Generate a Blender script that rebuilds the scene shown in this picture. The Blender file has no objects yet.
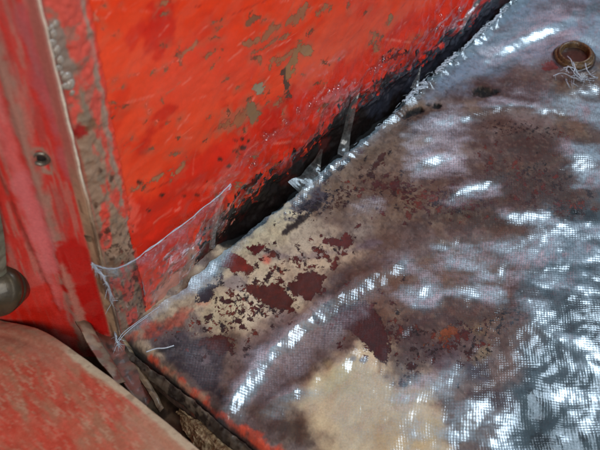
import bpy, math, random
import numpy as np
from mathutils import Matrix, Vector

random.seed(7)
rng = np.random.default_rng(7)
SC = bpy.context.scene
COL = SC.collection

# ------------------------------------------------------------------ camera
HF = math.radians(38.0)
CAM = np.array([-0.18149811, -0.30492518, 0.52993929])
def _rz(t): return np.array([[math.cos(t), -math.sin(t), 0], [math.sin(t), math.cos(t), 0], [0, 0, 1.0]])
def _rx(t): return np.array([[1.0, 0, 0], [0, math.cos(t), -math.sin(t)], [0, math.sin(t), math.cos(t)]])
RC = _rz(math.radians(-51.53539635)) @ _rx(math.radians(39.46823149)) @ _rz(math.radians(2.69493858))
FP = 300.0 / math.tan(HF / 2)
cd = bpy.data.cameras.new('camera'); cam = bpy.data.objects.new('camera', cd); COL.objects.link(cam)
cd.sensor_width = 36.0; cd.angle = HF; cd.clip_start = 0.01; cd.clip_end = 50
m4 = np.eye(4); m4[:3, :3] = RC; m4[:3, 3] = CAM
cam.matrix_world = Matrix(m4.tolist())
cd.dof.use_dof = True; cd.dof.focus_distance = 0.66; cd.dof.aperture_fstop = 12.0
SC.camera = cam

# ------------------------------------------------------------------ light
world = bpy.data.worlds.new('World'); SC.world = world; world.use_nodes = True
bg = world.node_tree.nodes['Background']
bg.inputs[0].default_value = (0.72, 0.80, 0.92, 1); bg.inputs[1].default_value = 0.16

def area(name, loc, aim, size, size_y, power, color):
    ld = bpy.data.lights.new(name, 'AREA'); ld.shape = 'RECTANGLE'
    ld.size = size; ld.size_y = size_y; ld.energy = power; ld.color = color
    o = bpy.data.objects.new(name, ld); COL.objects.link(o); o.location = loc
    o.rotation_euler = (Vector(aim) - Vector(loc)).to_track_quat('-Z', 'Y').to_euler()
    return o
KEY = np.array([0.82, -0.50, 0.98])
area('window_light', tuple(KEY), (0.22, -0.2, 0), 0.55, 0.45, 11.0, (0.72, 0.87, 1.0))
area('door_light', (-0.55, -0.80, 0.80), (0.05, 0, 0.1), 0.8, 0.6, 10.5, (1.0, 0.97, 0.92))

SC.view_settings.view_transform = 'Standard'; SC.view_settings.look = 'None'
SC.view_settings.exposure = 0.0; SC.view_settings.gamma = 1.0
SC.view_settings.use_curve_mapping = False
cy = SC.cycles
cy.max_bounces = 5; cy.diffuse_bounces = 2; cy.glossy_bounces = 2; cy.transmission_bounces = 2; cy.transparent_max_bounces = 8
cy.caustics_reflective = False; cy.caustics_refractive = False
cy.use_adaptive_sampling = True; cy.adaptive_threshold = .02

# ------------------------------------------------------------------ helpers
def un(u, v, n, d):
    """where the sight line measured at photo position (u, v) meets the plane n.p = d"""
    n = np.asarray(n, float)
    r = RC @ np.array([(u - 300) / FP, (225 - v) / FP, -1.0])
    return CAM + r * (d - n @ CAM) / (n @ r)
def flo(u, v, z=0.0): return un(u, v, (0, 0, 1), z)
def wal(u, v, y=0.0): return un(u, v, (0, 1, 0), y)
JN = np.array([1.0, 1.0, 0]) / math.sqrt(2)
def jam(u, v, d=0.0): return un(u, v, JN, d)
def proj(P):
    q = (np.asarray(P) - CAM) @ RC
    return 300 + FP * q[..., 0] / -q[..., 2], 225 - FP * q[..., 1] / -q[..., 2]

def lin(c):
    c = np.asarray(c, float) / 255.0
    return np.where(c <= 0.04045, c / 12.92, ((c + 0.055) / 1.055) ** 2.4)
def sstep(a, b, x):
    t = np.clip((x - a) / (b - a), 0, 1); return t * t * (3 - 2 * t)

def vnoise(x, y, seed):
    xi = np.floor(x).astype(np.int64); yi = np.floor(y).astype(np.int64)
    fx = x - xi; fy = y - yi
    fx = fx * fx * fx * (fx * (fx * 6 - 15) + 10); fy = fy * fy * fy * (fy * (fy * 6 - 15) + 10)
    T = np.random.default_rng(seed).random((256, 256))
    def h(a, b): return T[a & 255, b & 255]
    return (h(xi, yi) * (1 - fx) + h(xi + 1, yi) * fx) * (1 - fy) + (h(xi, yi + 1) * (1 - fx) + h(xi + 1, yi + 1) * fx) * fy
def fbm(a, b, scale, seed, octv=4, gain=0.55):
    """-1..1 noise on surface coordinates in mm, first lump about `scale` mm"""
    s = 0; amp = 1; tot = 0
    x = a / scale; y = b / scale
    for k in range(octv):
        c, si = math.cos(k * 0.9 + seed), math.sin(k * 0.9 + seed)
        s = s + amp * (vnoise(x * c - y * si + 17.3 * k + seed, x * si + y * c + 9.1 * k, seed + 31 * k) * 2 - 1)
        tot += amp; amp *= gain; x = x * 2.03; y = y * 2.03
    return s / tot * 1.7

class Paint:
    """layered colour on a grid: u, v photo position of each point; a, b surface coordinates in mm"""
    def __init__(s, u, v, a, b, base):
        s.u, s.v, s.a, s.b = u, v, a, b
        s.c = np.zeros(u.shape + (3,)) + lin(base)
        s.n = {}
    def N(s, scale, seed, octv=4):
        k = (scale, seed, octv)
        if k not in s.n: s.n[k] = fbm(s.a, s.b, scale, seed, octv)
        return s.n[k]
    def ell(s, cu, cv, ru, rv=None, ang=0):
        rv = rv or ru; t = math.radians(ang); du = s.u - cu; dv = -(s.v - cv)
        p = (du * math.cos(t) + dv * math.sin(t)) / ru; q = (-du * math.sin(t) + dv * math.cos(t)) / rv
        return (1 - np.sqrt(p * p + q * q)) * min(ru, rv)
    def dist(s, pts, closed=False):
        d = np.full(s.u.shape, 1e9); n = len(pts)
        for i in range(n if closed else n - 1):
            (x0, y0), (x1, y1) = pts[i], pts[(i + 1) % n]
            ex, ey = x1 - x0, y1 - y0; L = ex * ex + ey * ey + 1e-9
            t = np.clip(((s.u - x0) * ex + (s.v - y0) * ey) / L, 0, 1)
            d = np.minimum(d, np.hypot(s.u - x0 - t * ex, s.v - y0 - t * ey))
        return d
    def poly(s, pts):
        inside = np.zeros(s.u.shape, bool); n = len(pts)
        for i in range(n):
            (x0, y0), (x1, y1) = pts[i], pts[(i + 1) % n]
            if y0 == y1: continue
            c = ((y0 > s.v) != (y1 > s.v)) & (s.u < (x1 - x0) * (s.v - y0) / (y1 - y0) + x0)
            inside ^= c
        d = s.dist(pts, True)
        return np.where(inside, d, -d)
    def stroke(s, pts, w): return w - s.dist(pts)
    def mask(s, f, soft=2.0, amp=3.0, scale=7, seed=1):
        return sstep(-soft, soft, f + amp * s.N(scale, seed))
    def lay(s, m, rgb, op=1.0):
        m = (m * op)[..., None]; s.c = s.c * (1 - m) + lin(rgb) * m
    def put(s, f, rgb, op=1.0, soft=2.0, amp=3.0, scale=7, seed=1):
        m = s.mask(f, soft, amp, scale, seed); s.lay(m, rgb, op); return m

def grid_mesh(name, P, attrs=None, flip=False, smooth=True, drop=None):
    h, w = P.shape[:2]
    me = bpy.data.meshes.new(name)
    me.vertices.add(h * w); me.vertices.foreach_set('co', P.reshape(-1).astype(np.float32))
    i = np.arange(h * w).reshape(h, w)
    q = np.stack([i[:-1, :-1], i[:-1, 1:], i[1:, 1:], i[1:, :-1]], -1).reshape(-1, 4)
    if drop is not None: q = q[~(drop.reshape(-1)[q].all(1))]
    if flip: q = q[:, ::-1]
    nf = len(q)
    me.loops.add(nf * 4); me.loops.foreach_set('vertex_index', np.ascontiguousarray(q).reshape(-1).astype(np.int32))
    me.polygons.add(nf); me.polygons.foreach_set('loop_start', (np.arange(nf) * 4).astype(np.int32))
    me.update(calc_edges=True)
    for k, A in (attrs or {}).items():
        at = me.attributes.new(k, 'FLOAT_COLOR', 'POINT')
        c = np.ones((h * w, 4), np.float32); A = np.asarray(A)
        if A.ndim == 2: c[:, :3] = A.reshape(-1, 1)
        else: c[:, :3] = A.reshape(-1, 3)
        at.data.foreach_set('color', c.reshape(-1))
    if smooth: me.polygons.foreach_set('use_smooth', np.ones(nf, bool))
    me.update()
    return me
def put_obj(name, me, mat, parent=None):
    o = bpy.data.objects.new(name, me); COL.objects.link(o); o.parent = parent
    if mat: me.materials.append(mat)
    return o
def poly_mesh(name, vs, fs, smooth=True):
    me = bpy.data.meshes.new(name); me.from_pydata([tuple(map(float, v)) for v in vs], [], fs)
    if smooth: me.polygons.foreach_set('use_smooth', np.ones(len(fs), bool))
    me.update(); return me
def empty(name, loc, label, cat):
    o = bpy.data.objects.new(name, None); COL.objects.link(o); o.location = loc; o.empty_display_size = .02
    o['label'] = label; o['category'] = cat; return o
def child(o, parent):
    o.parent = parent; o.matrix_parent_inverse = Matrix.Translation(-Vector(parent.location)); return o

def spline(pts, n):
    """Catmull-Rom through pts (k x d) sampled at n points"""
    p = np.asarray(pts, float); p = np.vstack([2 * p[0] - p[1], p, 2 * p[-1] - p[-2]])
    t = np.linspace(0, len(p) - 3 - 1e-6, n); i = t.astype(int); f = (t - i)[:, None]
    a, b, c, d = p[i], p[i + 1], p[i + 2], p[i + 3]
    return 0.5 * (2 * b + (c - a) * f + (2 * a - 5 * b + 4 * c - d) * f ** 2 + (3 * b - a - 3 * c + d) * f ** 3)
def tube_data(path, rad, k=5):
    path = np.asarray(path); n = len(path); rad = np.broadcast_to(rad, (n,))
    vs, fs = [], []
    tan = np.gradient(path, axis=0); tan /= np.linalg.norm(tan, axis=1)[:, None] + 1e-12
    ref = np.array([0.31, 0.47, 0.83])
    for i in range(n):
        x = np.cross(tan[i], ref); x /= np.linalg.norm(x); y = np.cross(tan[i], x)
        for j in range(k):
            t = 2 * math.pi * j / k; vs.append(path[i] + rad[i] * (x * math.cos(t) + y * math.sin(t)))
    for i in range(n - 1):
        for j in range(k): fs.append((i * k + j, i * k + (j + 1) % k, (i + 1) * k + (j + 1) % k, (i + 1) * k + j))
    fs.append(tuple(range(k))[::-1]); fs.append(tuple((n - 1) * k + j for j in range(k)))
    return vs, fs
def tubes(name, items, k=5):
    V, F = [], []
    for path, rad in items:
        v, f = tube_data(path, rad, k); o = len(V); V += v; F += [tuple(a + o for a in q) for q in f]
    return poly_mesh(name, V, F)
def lathe(name, prof, centre, axis, k=48, wob=0.0, seed=0):
    """prof: (radius, height) from bottom to top about axis"""
    az = Vector(axis).normalized(); q = az.to_track_quat('Z', 'Y').to_matrix()
    vs, fs = [], []
    for i, (r, h) in enumerate(prof):
        for j in range(k):
            t = 2 * math.pi * j / k
            w = 1 + wob * (math.sin(3 * t + seed + i) + 0.6 * math.sin(7 * t + 2 * seed + .7 * i))
            vs.append(Vector(centre) + q @ Vector((r * w * math.cos(t), r * w * math.sin(t), h)))
    for i in range(len(prof) - 1):
        for j in range(k): fs.append((i * k + j, i * k + (j + 1) % k, (i + 1) * k + (j + 1) % k, (i + 1) * k + j))
    fs.append(tuple(range(k))[::-1]); fs.append(tuple((len(prof) - 1) * k + j for j in range(k)))
    return poly_mesh(name, vs, fs)

# ------------------------------------------------------------------ materials
class M:
    def __init__(s, name):
        s.m = bpy.data.materials.new(name); s.m.use_nodes = True
        s.t = s.m.node_tree; s.t.nodes.clear()
        s.out = s.n('ShaderNodeOutputMaterial')
    def n(s, kind, **kw):
        x = s.t.nodes.new(kind)
        for k, v in kw.items(): setattr(x, k, v)
        return x
    def l(s, a, b): s.t.links.new(a, b)
    def math(s, op, a, b=None):
        x = s.n('ShaderNodeMath', operation=op)
        for i, q in enumerate((a, b)):
            if q is None: continue
            if isinstance(q, (int, float)): x.inputs[i].default_value = q
            else: s.l(q, x.inputs[i])
        return x.outputs[0]
    def noise(s, scale, detail=5, rough=.6, vec=None):
        x = s.n('ShaderNodeTexNoise'); x.inputs['Scale'].default_value = scale
        x.inputs['Detail'].default_value = detail; x.inputs['Roughness'].default_value = rough
        s.l(vec or s.coord(), x.inputs['Vector']); return x.outputs['Fac']
    def coord(s):
        if not hasattr(s, 'tc'): s.tc = s.n('ShaderNodeTexCoord').outputs['Object']
        return s.tc
    def ramp(s, f, a, b, lo=0.0, hi=1.0):
        x = s.n('ShaderNodeMapRange'); s.l(f, x.inputs[0])
        for i, q in enumerate((a, b, lo, hi)): x.inputs[i + 1].default_value = q
        return x.outputs[0]
    def mixc(s, f, a, b, mode='MIX'):
        x = s.n('ShaderNodeMix', data_type='RGBA', blend_type=mode)
        for i, q in ((0, f), (6, a), (7, b)):
            if isinstance(q, (int, float)): x.inputs[i].default_value = q
            elif isinstance(q, (tuple, list, np.ndarray)): x.inputs[i].default_value = tuple(q)[:3] + (1,)
            else: s.l(q, x.inputs[i])
        return x.outputs[2]
    def attr(s, name):
        return s.n('ShaderNodeAttribute', attribute_name=name)
    def bump(s, h, strength, dist, normal=None):
        x = s.n('ShaderNodeBump'); s.l(h, x.inputs['Height'])
        x.inputs['Strength'].default_value = strength; x.inputs['Distance'].default_value = dist
        if normal: s.l(normal, x.inputs['Normal'])
        return x.outputs[0]

def painted(name, grain=260, grain_amt=.25, bump=.25, rmin=.25, rmax=.6, scratch=0., speck=False, flake_bump=.5, chip=1.0):
    """paint and dirt from the 'Col' layers, gloss from 'Wet', crisp chips where 'Flake' rises (colour 'FCol')"""
    s = M(name); p = s.n('ShaderNodeBsdfPrincipled'); s.l(p.outputs[0], s.out.inputs[0])
    c = s.attr('Col').outputs['Color']; wet = s.attr('Wet').outputs['Fac']
    g = s.noise(grain * 1.6, 4, .7)
    k = s.ramp(g, .25, .75, 1 - grain_amt, 1 + grain_amt)
    fl = s.attr('Flake'); fs = s.n('ShaderNodeSeparateColor'); s.l(fl.outputs['Color'], fs.inputs[0])
    fc = s.attr('FCol').outputs['Color']
    ch = s.noise(480, 5, .72)
    m = s.ramp(s.math('ADD', fs.outputs[0], s.ramp(ch, .25, .75, -.21, .21)), .475, .525)
    if speck:
        sn = s.noise(330, 4, .62)
        m2 = s.ramp(s.math('ADD', sn, s.math('MULTIPLY', fs.outputs[1], .30)), .74, .775)
        m = s.math('MAXIMUM', m, m2)
    if scratch:
        for ang, sc, th, rgb in ((-33, 34, .705, (232, 128, 104)), (-58, 30, .735, (236, 140, 118)), (-20, 40, .735, (120, 60, 40))):
            mp = s.n('ShaderNodeMapping'); s.l(s.coord(), mp.inputs[0]); mp.inputs['Rotation'].default_value = (0, math.radians(-ang), 0)
            mp.inputs['Scale'].default_value = (sc, sc, sc * 26)
            sn = s.noise(1.0, 3, .55, mp.outputs[0])
            c = s.mixc(s.math('MULTIPLY', s.ramp(sn, th, th + .03), scratch), c, lin(rgb))
    fv = s.noise(170, 4, .7); fc = s.mixc(s.ramp(fv, .42, .72, 0, .65), fc, s.mixc(1.0, fc, (2.4, 1.7, 1.2), 'MULTIPLY')) if speck else fc
    c = s.mixc(s.math('MULTIPLY', m, chip), c, fc)
    cc = s.n('ShaderNodeCombineColor'); [s.l(k, cc.inputs[i]) for i in range(3)]
    s.l(s.mixc(1.0, c, cc.outputs[0], 'MULTIPLY'), p.inputs['Base Color'])
    s.l(s.math('ADD', s.ramp(wet, 0, 1, rmax, rmin), s.ramp(g, .3, .7, -.08, .08)), p.inputs['Roughness'])
    s.l(s.math('MULTIPLY', wet, .5), p.inputs['Coat Weight']); p.inputs['Coat Roughness'].default_value = .05
    p.inputs['Specular IOR Level'].default_value = .35
    h = s.math('SUBTRACT', s.math('MULTIPLY', g, bump), s.math('MULTIPLY', m, flake_bump))
    s.l(s.bump(h, 1.0, .0006), p.inputs['Normal'])
    return s.m

def cloth_material(name, weave=True, gloss=.10, rough=.13, milkc=(.50, .72, .86)):
    """resin-soaked glass cloth: clear where flooded ('Milk' low), pale and shiny where milky or where highlights are painted in ('Milk' high)"""
    s = M(name)
    milk = s.attr('MilkGlare').outputs['Fac']
    k = 2 * math.pi / .0028
    co = s.attr('Warp').outputs['Vector'] if weave else s.coord()
    sp = s.n('ShaderNodeSeparateXYZ'); s.l(co, sp.inputs[0])
    sx = s.math('SINE', s.math('MULTIPLY', sp.outputs[0], k)); sy = s.math('SINE', s.math('MULTIPLY', sp.outputs[1], k))
    wv = s.math('MULTIPLY', sx, sy); w01 = s.ramp(wv, -1, 1)
    fine = s.noise(430, 3, .65)
    hh = s.math('ADD', s.math('MULTIPLY', wv, .36 if weave else .05), s.math('MULTIPLY', fine, .8))
    n2 = s.bump(hh, 1.0, .00008 if weave else .00005)
    fac = s.math('MULTIPLY', milk, s.math('MULTIPLY', s.ramp(w01, .1, .9, .78, 1.2) if weave else 1.0, s.ramp(fine, .3, .7, .55, 1.45)))
    fac = s.math('MINIMUM', s.math('MAXIMUM', fac, 0.0), .92)
    tr = s.n('ShaderNodeBsdfTransparent'); tr.inputs[0].default_value = (.98, .98, .975, 1)
    df = s.n('ShaderNodeBsdfDiffuse'); df.inputs['Color'].default_value = milkc + (1,)
    m1 = s.n('ShaderNodeMixShader'); s.l(fac, m1.inputs[0]); s.l(tr.outputs[0], m1.inputs[1]); s.l(df.outputs[0], m1.inputs[2])
    gl = s.n('ShaderNodeBsdfGlossy'); gl.inputs['Color'].default_value = (.93, .97, 1, 1); s.l(n2, gl.inputs['Normal'])
    s.l(s.ramp(milk, .0, .3, rough, .26), gl.inputs['Roughness'])
    lw = s.n('ShaderNodeFresnel'); lw.inputs['IOR'].default_value = 1.42
    gf = s.math('ADD', s.math('MULTIPLY', lw.outputs[0], .34), s.math('MULTIPLY', s.math('MULTIPLY', fac, s.ramp(w01, .0, 1, .62, 1.3)), gloss * 6.0))
    m2 = s.n('ShaderNodeMixShader'); s.l(gf, m2.inputs[0]); s.l(m1.outputs[0], m2.inputs[1]); s.l(gl.outputs[0], m2.inputs[2])
    s.l(m2.outputs[0], s.out.inputs[0])
    return s.m

def plain(name, rgb, rough=.5, metal=0., var=.3, scale=200, rgb2=None, bump=.3, coat=0., spec=.5, trans=0.):
    s = M(name); p = s.n('ShaderNodeBsdfPrincipled'); s.l(p.outputs[0], s.out.inputs[0])
    g = s.noise(scale, 5, .65)
    a = lin(rgb); b = lin(rgb2) if rgb2 is not None else a * (1 - var)
    s.l(s.mixc(s.ramp(g, .35, .65), a, b), p.inputs['Base Color'])
    s.l(s.ramp(g, .3, .7, max(.03, rough - .1), rough + .12), p.inputs['Roughness'])
    p.inputs['Metallic'].default_value = metal; p.inputs['Coat Weight'].default_value = coat
    p.inputs['Specular IOR Level'].default_value = spec; p.inputs['Transmission Weight'].default_value = trans
    s.l(s.bump(g, bump, .0008), p.inputs['Normal'])
    return s.m

MAT_FLOOR = painted('rusty_floor_paint', 420, .22, .5, .25, .8, 0, True)
MAT_WALL = painted('red_body_paint', 330, .08, .12, .2, .5, .55)
MAT_JAMB = painted('worn_jamb_paint', 330, .16, .2, .28, .6)
MAT_SILL = painted('scuffed_sill_paint', 300, .14, .2, .3, .55)
MAT_CLOTH = cloth_material('wet_fibreglass')
MAT_FLAP = cloth_material('clear_fibreglass', True, .05, .12)
MAT_STRIP = cloth_material('fibreglass_strip', False, .06, .14, (.55, .57, .57))
MAT_FIBRE = plain('glass_fibre', (176, 186, 198), .25, 0, .3, 900, coat=.5)
MAT_RESIN = None

# ------------------------------------------------------------------ floor relief
CREASE = [(112, 338), (150, 310), (185, 284), (225, 250), (262, 220), (300, 190), (340, 157), (375, 128), (410, 96), (440, 69), (480, 33), (510, 4), (545, -28)]
# shiny facets of the crumpled cloth: photo position, half length, half width, angle, strength
FACETS = [
 (432,163,18,7,5,.9),(470,190,26,5,12,.8),(412,232,8,4,-35,.8),(455,243,26,8,-8,1),(500,254,30,8,-14,1.1),(505,272,20,7,-25,1),
 (472,287,24,7,-10,.9),(416,290,16,7,-20,.8),(424,300,12,7,60,.8),(402,263,10,6,0,.9),(528,215,20,8,10,1),(560,226,22,8,-25,1),(585,243,22,8,-10,1.1),
 (584,165,14,10,-30,1),(548,285,16,9,-45,.9),(515,313,12,5,25,.9),(545,318,26,8,-55,1.1),(572,352,20,9,-35,1.1),(590,320,16,8,-40,1),
 (556,392,20,10,-25,1),(590,405,14,14,0,1),(452,372,16,8,35,1),(430,398,18,10,20,1.1),(478,408,28,9,30,1.1),(500,435,26,10,15,1.1),
 (408,436,20,9,30,1.1),(455,445,20,8,0,1),(585,450,16,10,0,1),
 (236,400,16,5,55,1.0),(258,365,16,6,58,.9),(300,325,20,6,40,.8),(330,300,18,6,30,.7),(290,405,18,6,25,1),(315,398,14,5,20,.9),(375,272,12,6,10,.7),
 (540,35,26,6,25,.9),(505,52,22,7,30,.8),(585,42,16,8,-10,.8),(592,88,14,8,-35,.9),(575,95,10,8,0,.7),(470,115,16,5,-8,.7),(505,110,18,5,-8,.9),
 (550,112,22,5,-15,.8),(440,125,16,6,0,.7),(428,140,14,6,10,.7),(372,210,10,5,30,.7),(357,208,8,4,0,.7),(590,140,12,7,-30,.8),(520,135,14,4,0,.5),
 (206,266,22,8,42,1.3),(170,296,16,4,37,1.0),(195,300,8,4,30,.5),(485,18,14,5,40,.6)]
RIDGES = [([(212,428),(232,398),(258,362),(298,325),(345,292),(390,268)], 10, .0038), ([(262,408),(292,392),(330,374),(352,350)], 9, .0028),
          ([(430,236),(500,262),(560,262),(620,240)], 9, .0009), ([(520,296),(560,335),(600,372)], 10, .0011)]

def facet_gradient(P):
    e = CAM - P; e /= np.linalg.norm(e); l = KEY - P; l /= np.linalg.norm(l); h = e + l
    return -h[0] / h[2], -h[1] / h[2]
def relief(X, Y):
    """height of the crumpled surface above z = 0"""
    P = np.stack([X, Y, 0 * X], -1); u, v = proj(P)
    pt = Paint(u, v, X * 1000, Y * 1000, (0, 0, 0))
    z = .0014 * fbm(X * 1000, Y * 1000, 75, 11, 3) + .0006 * fbm(X * 1000, Y * 1000, 24, 12, 3) + .00022 * fbm(X * 1000, Y * 1000, 7, 13, 2)
    for pts, w, h in RIDGES:
        z += h * (1 + .35 * fbm(X * 1000, Y * 1000, 16, 14, 3)) * np.exp(-(pt.dist(pts) / (w * (1 + .25 * fbm(X * 1000, Y * 1000, 22, 15, 2)))) ** 2)
    for cu, cv, ru, rv, ang, k in FACETS:
        c = flo(cu, cv); gx, gy = facet_gradient(c)
        d = 1 - pt.ell(cu, cv, ru * 1.35, rv * 1.5, ang) / min(ru * 1.35, rv * 1.5)
        z += k * (.62 if cv < 232 and cu > 350 else .25) * (gx * (X - c[0]) + gy * (Y - c[1])) * np.exp(-d * d * 1.1)
    bq = flo(573.5, 60); rr = np.hypot(X - bq[0], Y - bq[1]); z += .0028 * np.exp(-((rr - .021) / .006) ** 2)
    # the front edge rolls down into the gutter
    e = np.clip((.006 - X) / .010, 0, 3); z -= .010 * e * e
    return z

def warp(a, b):
    """thread coordinates (m): slightly pulled and skewed weave"""
    A = a * 1000; B = b * 1000
    a2 = a + .0035 * fbm(A, B, 60, 601, 2) + .0004 * fbm(A, B, 12, 603, 2); b2 = b + .0035 * fbm(A, B, 60, 602, 2) + .0004 * fbm(A, B, 12, 604, 2)
    c, q = math.cos(.16), math.sin(.16)
    return np.stack([a2 * c - b2 * q, a2 * q + b2 * c, 0 * a], -1)
CR = np.array([flo(a, b, .004) for a, b in CREASE])
CRX = np.r_[CR[:, 0], .76]; CRY = np.r_[CR[:, 1], CR[-1, 1]]

# ------------------------------------------------------------------ car body
body = empty('car_body', (0, 0, -0.03), 'scuffed red painted car body corner with side panel, jamb, sill and rusty floor', 'car body')

# floor pan
step = .00115
xs = np.arange(-.008, .74, step); ys = np.arange(-.40, .016, step)
X, Y = np.meshgrid(xs, ys)
Z0 = relief(X, Y)
u, v = proj(np.stack([X, Y, Z0], -1))
p = Paint(u, v, X * 1000, Y * 1000, (104, 80, 74))
n1, n2, n3 = p.N(60, 3), p.N(22, 4), p.N(6, 5)
p.lay(sstep(-.1, .5, n1), (124, 108, 108), .75)
p.lay(sstep(.0, .6, n2), (122, 94, 70), .55)
p.lay(sstep(.15, .6, p.N(30, 8)), (98, 72, 70), .6)
# broad zones
p.put(p.poly([(118,335),(225,245),(300,192),(318,215),(345,260),(300,305),(250,330),(200,330),(140,340)]), (198, 174, 150), .9, 18, 16, 24, 21)
p.put(p.poly([(300,190),(400,105),(460,150),(420,200),(380,230),(330,220)]), (132, 106, 88), .7, 14, 12, 24, 22)
p.put(p.ell(290,240,50,16,15), (164, 150, 138), .6, 10, 10, 20, 23)
p.put(p.ell(270,345,60,25,40), (140, 118, 120), .7, 12, 10, 20, 24)
p.put(p.ell(300,335,16,34,-40), (150, 122, 112), .5, 8, 8, 16, 25)
p.put(p.ell(430,300,80,50,0), (118, 80, 62), .8, 20, 18, 30, 26)
p.put(p.ell(470,195,100,36,-5), (104, 68, 50), .85, 16, 16, 30, 27)
p.put(p.ell(445,210,60,20,0), (122, 98, 78), .5, 10, 14, 20, 28)
p.put(p.ell(500,88,72,17,-5), (84, 48, 40), .92, 7, 8, 16, 29)
p.put(p.ell(455,120,60,14,-5), (92, 60, 50), .7, 7, 9, 16, 30)
p.put(p.poly([(440,70),(520,-20),(620,-20),(620,60),(520,62),(470,85),(430,95)]), (112, 128, 152), .9, 10, 8, 22, 31)
p.put(p.ell(545,36,40,6,-8), (92, 62, 66), .7, 4, 6, 12, 32)
p.put(p.ell(578,6,40,8,-8), (40, 42, 46), .8, 6, 6, 12, 33)
p.put(p.ell(560,150,70,14,-8), (80, 48, 40), .8, 8, 10, 18, 34)
teal = p.put(p.poly([(620,190),(560,215),(545,260),(525,290),(535,340),(520,380),(500,460),(640,470)]), (66, 86, 98), .95, 12, 14, 26, 35)
p.put(p.ell(590,300,26,18,-30), (42, 50, 58), .7, 8, 8, 16, 36)
p.put(p.ell(478,370,16,12,0), (62, 62, 88), .7, 6, 6, 12, 37)
p.put(p.ell(512,368,20,18,0), (124, 100, 98), .8, 6, 6, 14, 38)
p.put(p.ell(498,400,20,9,-15), (70, 36, 46), .8, 5, 6, 12, 39)
p.put(p.ell(440,320,44,12,25), (132, 88, 72), .6, 8, 8, 16, 40)
p.put(p.ell(470,340,24,14,10), (138, 110, 70), .5, 8, 10, 10, 41)
p.put(p.ell(440,360,40,10,30), (92, 62, 80), .6, 6, 8, 14, 42)
p.put(p.ell(375,405,62,56,20), (170, 146, 122), .7, 22, 18, 20, 43)
tan = p.put(p.poly([(318,372),(335,352),(362,345),(385,356),(394,378),(420,400),(446,430),(450,470),(330,470),(322,430),(308,400)]), (196, 172, 142), .92, 14, 12, 14, 44)
p.put(p.ell(340,378,24,16,30), (170, 152, 112), .6, 9, 9, 10, 45); p.put(p.ell(390,430,34,16,-20), (176, 142, 100), .6, 10, 10, 14, 156); p.put(p.ell(420,405,14,24,35), (204, 178, 150), .6, 8, 8, 12, 157)
p.put(p.ell(374,358,18,10,-25), (206, 178, 148), .8, 4, 4, 9, 46)
p.put(p.stroke([(384,350),(380,362),(381,371)], 2.2), (128, 92, 64), .7, 2, 1.5, 5, 47)
p.put(p.ell(363,359,3.5,2.5), (110, 108, 122), .9, 1.5, 1.5, 4, 48)
p.put(p.ell(353,357,3.2,2.0), (120, 118, 128), .8, 1.5, 1.5, 4, 49)
p.put(p.ell(432,427,9,12,-20), (190, 160, 116), .9, 3, 4, 8, 50)
p.put(p.ell(285,425,22,12,-20), (86, 56, 40), .85, 5, 7, 10, 51)
p.put(p.ell(262,412,12,6,0), (100, 66, 48), .7, 4, 5, 8, 52)
p.put(p.ell(248,388,16,6,30), (96, 64, 54), .7, 4, 5, 8, 53)
p.put(p.ell(470,310,60,20,10), (84, 54, 50), .6, 10, 16, 16, 150); p.put(p.ell(420,340,26,40,-30), (78, 50, 58), .65, 8, 14, 14, 151); p.put(p.ell(520,185,60,22,-8), (70, 40, 34), .6, 9, 16, 14, 152)
p.put(p.ell(400,240,50,10,15), (96, 66, 56), .5, 8, 12, 14, 153); p.put(p.ell(480,215,50,8,5), (72, 44, 34), .6, 6, 12, 10, 154); p.put(p.ell(300,365,40,16,40), (104, 72, 72), .5, 8, 12, 14, 155)
# dark bare cloth patch by the corner
p.put(p.poly([(152,346),(180,334),(212,334),(222,352),(222,385),(232,404),(214,398),(192,378),(166,360)]), (52, 40, 52), .9, 4, 5, 10, 54)
p.put(p.ell(203,357,11,7,-5), (118, 100, 106), .9, 3, 3, 8, 55)
p.put(p.poly([(130,338),(170,318),(212,306),(240,316),(205,330),(160,342)]), (84, 66, 78), .75, 4, 6, 10, 56)
p.put(p.ell(160,322,26,6,22), (190, 74, 44), .6, 3, 7, 9, 57)
p.put(p.ell(150,330,14,5,22), (176, 60, 36), .7, 3, 5, 7, 58)
p.put(p.ell(160,374,13,9,-45), (176, 138, 112), .8, 4, 4, 8, 59)
p.put(p.stroke([(150,362),(172,384),(200,404),(228,424),(252,440),(285,462)], 8), (196, 64, 34), .9, 3, 6, 8, 60)
p.put(p.stroke([(166,376),(190,390),(205,398)], 4), (150, 118, 98), .7, 3, 5, 6, 61)
p.put(p.stroke([(118,338),(160,372),(196,402),(240,438),(262,456)], 3.5), (48, 44, 42), .9, 2, 2, 6, 62)
# cream smear, dark purple blotch under the ledge
p.put(p.stroke([(238,232),(262,224),(290,215),(280,232),(250,240)], 9), (198, 180, 152), .8, 8, 8, 12, 63)
p.put(p.ell(252,300,36,20,20), (204, 186, 164), .75, 9, 10, 12, 64)
p.put(p.ell(220,312,30,14,25), (180, 162, 134), .7, 6, 8, 12, 65)
p.put(p.stroke([(258,262),(272,284),(298,304)], 5), (186, 168, 144), .85, 3, 3, 8, 66)
p.put(p.ell(306,205,22,9,35), (66, 56, 78), .85, 3, 7, 6, 67)
p.put(p.stroke([(286,230),(300,219),(320,203)], 3), (48, 22, 22), .95, 1.5, 3, 6, 68)
p.put(p.stroke([(262,250),(300,256),(345,250),(380,240)], 2.5), (112, 94, 108), .6, 3, 3, 8, 69)
p.put(p.ell(232,283,14,8,20), (118, 104, 114), .7, 3, 4, 8, 70)
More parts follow.
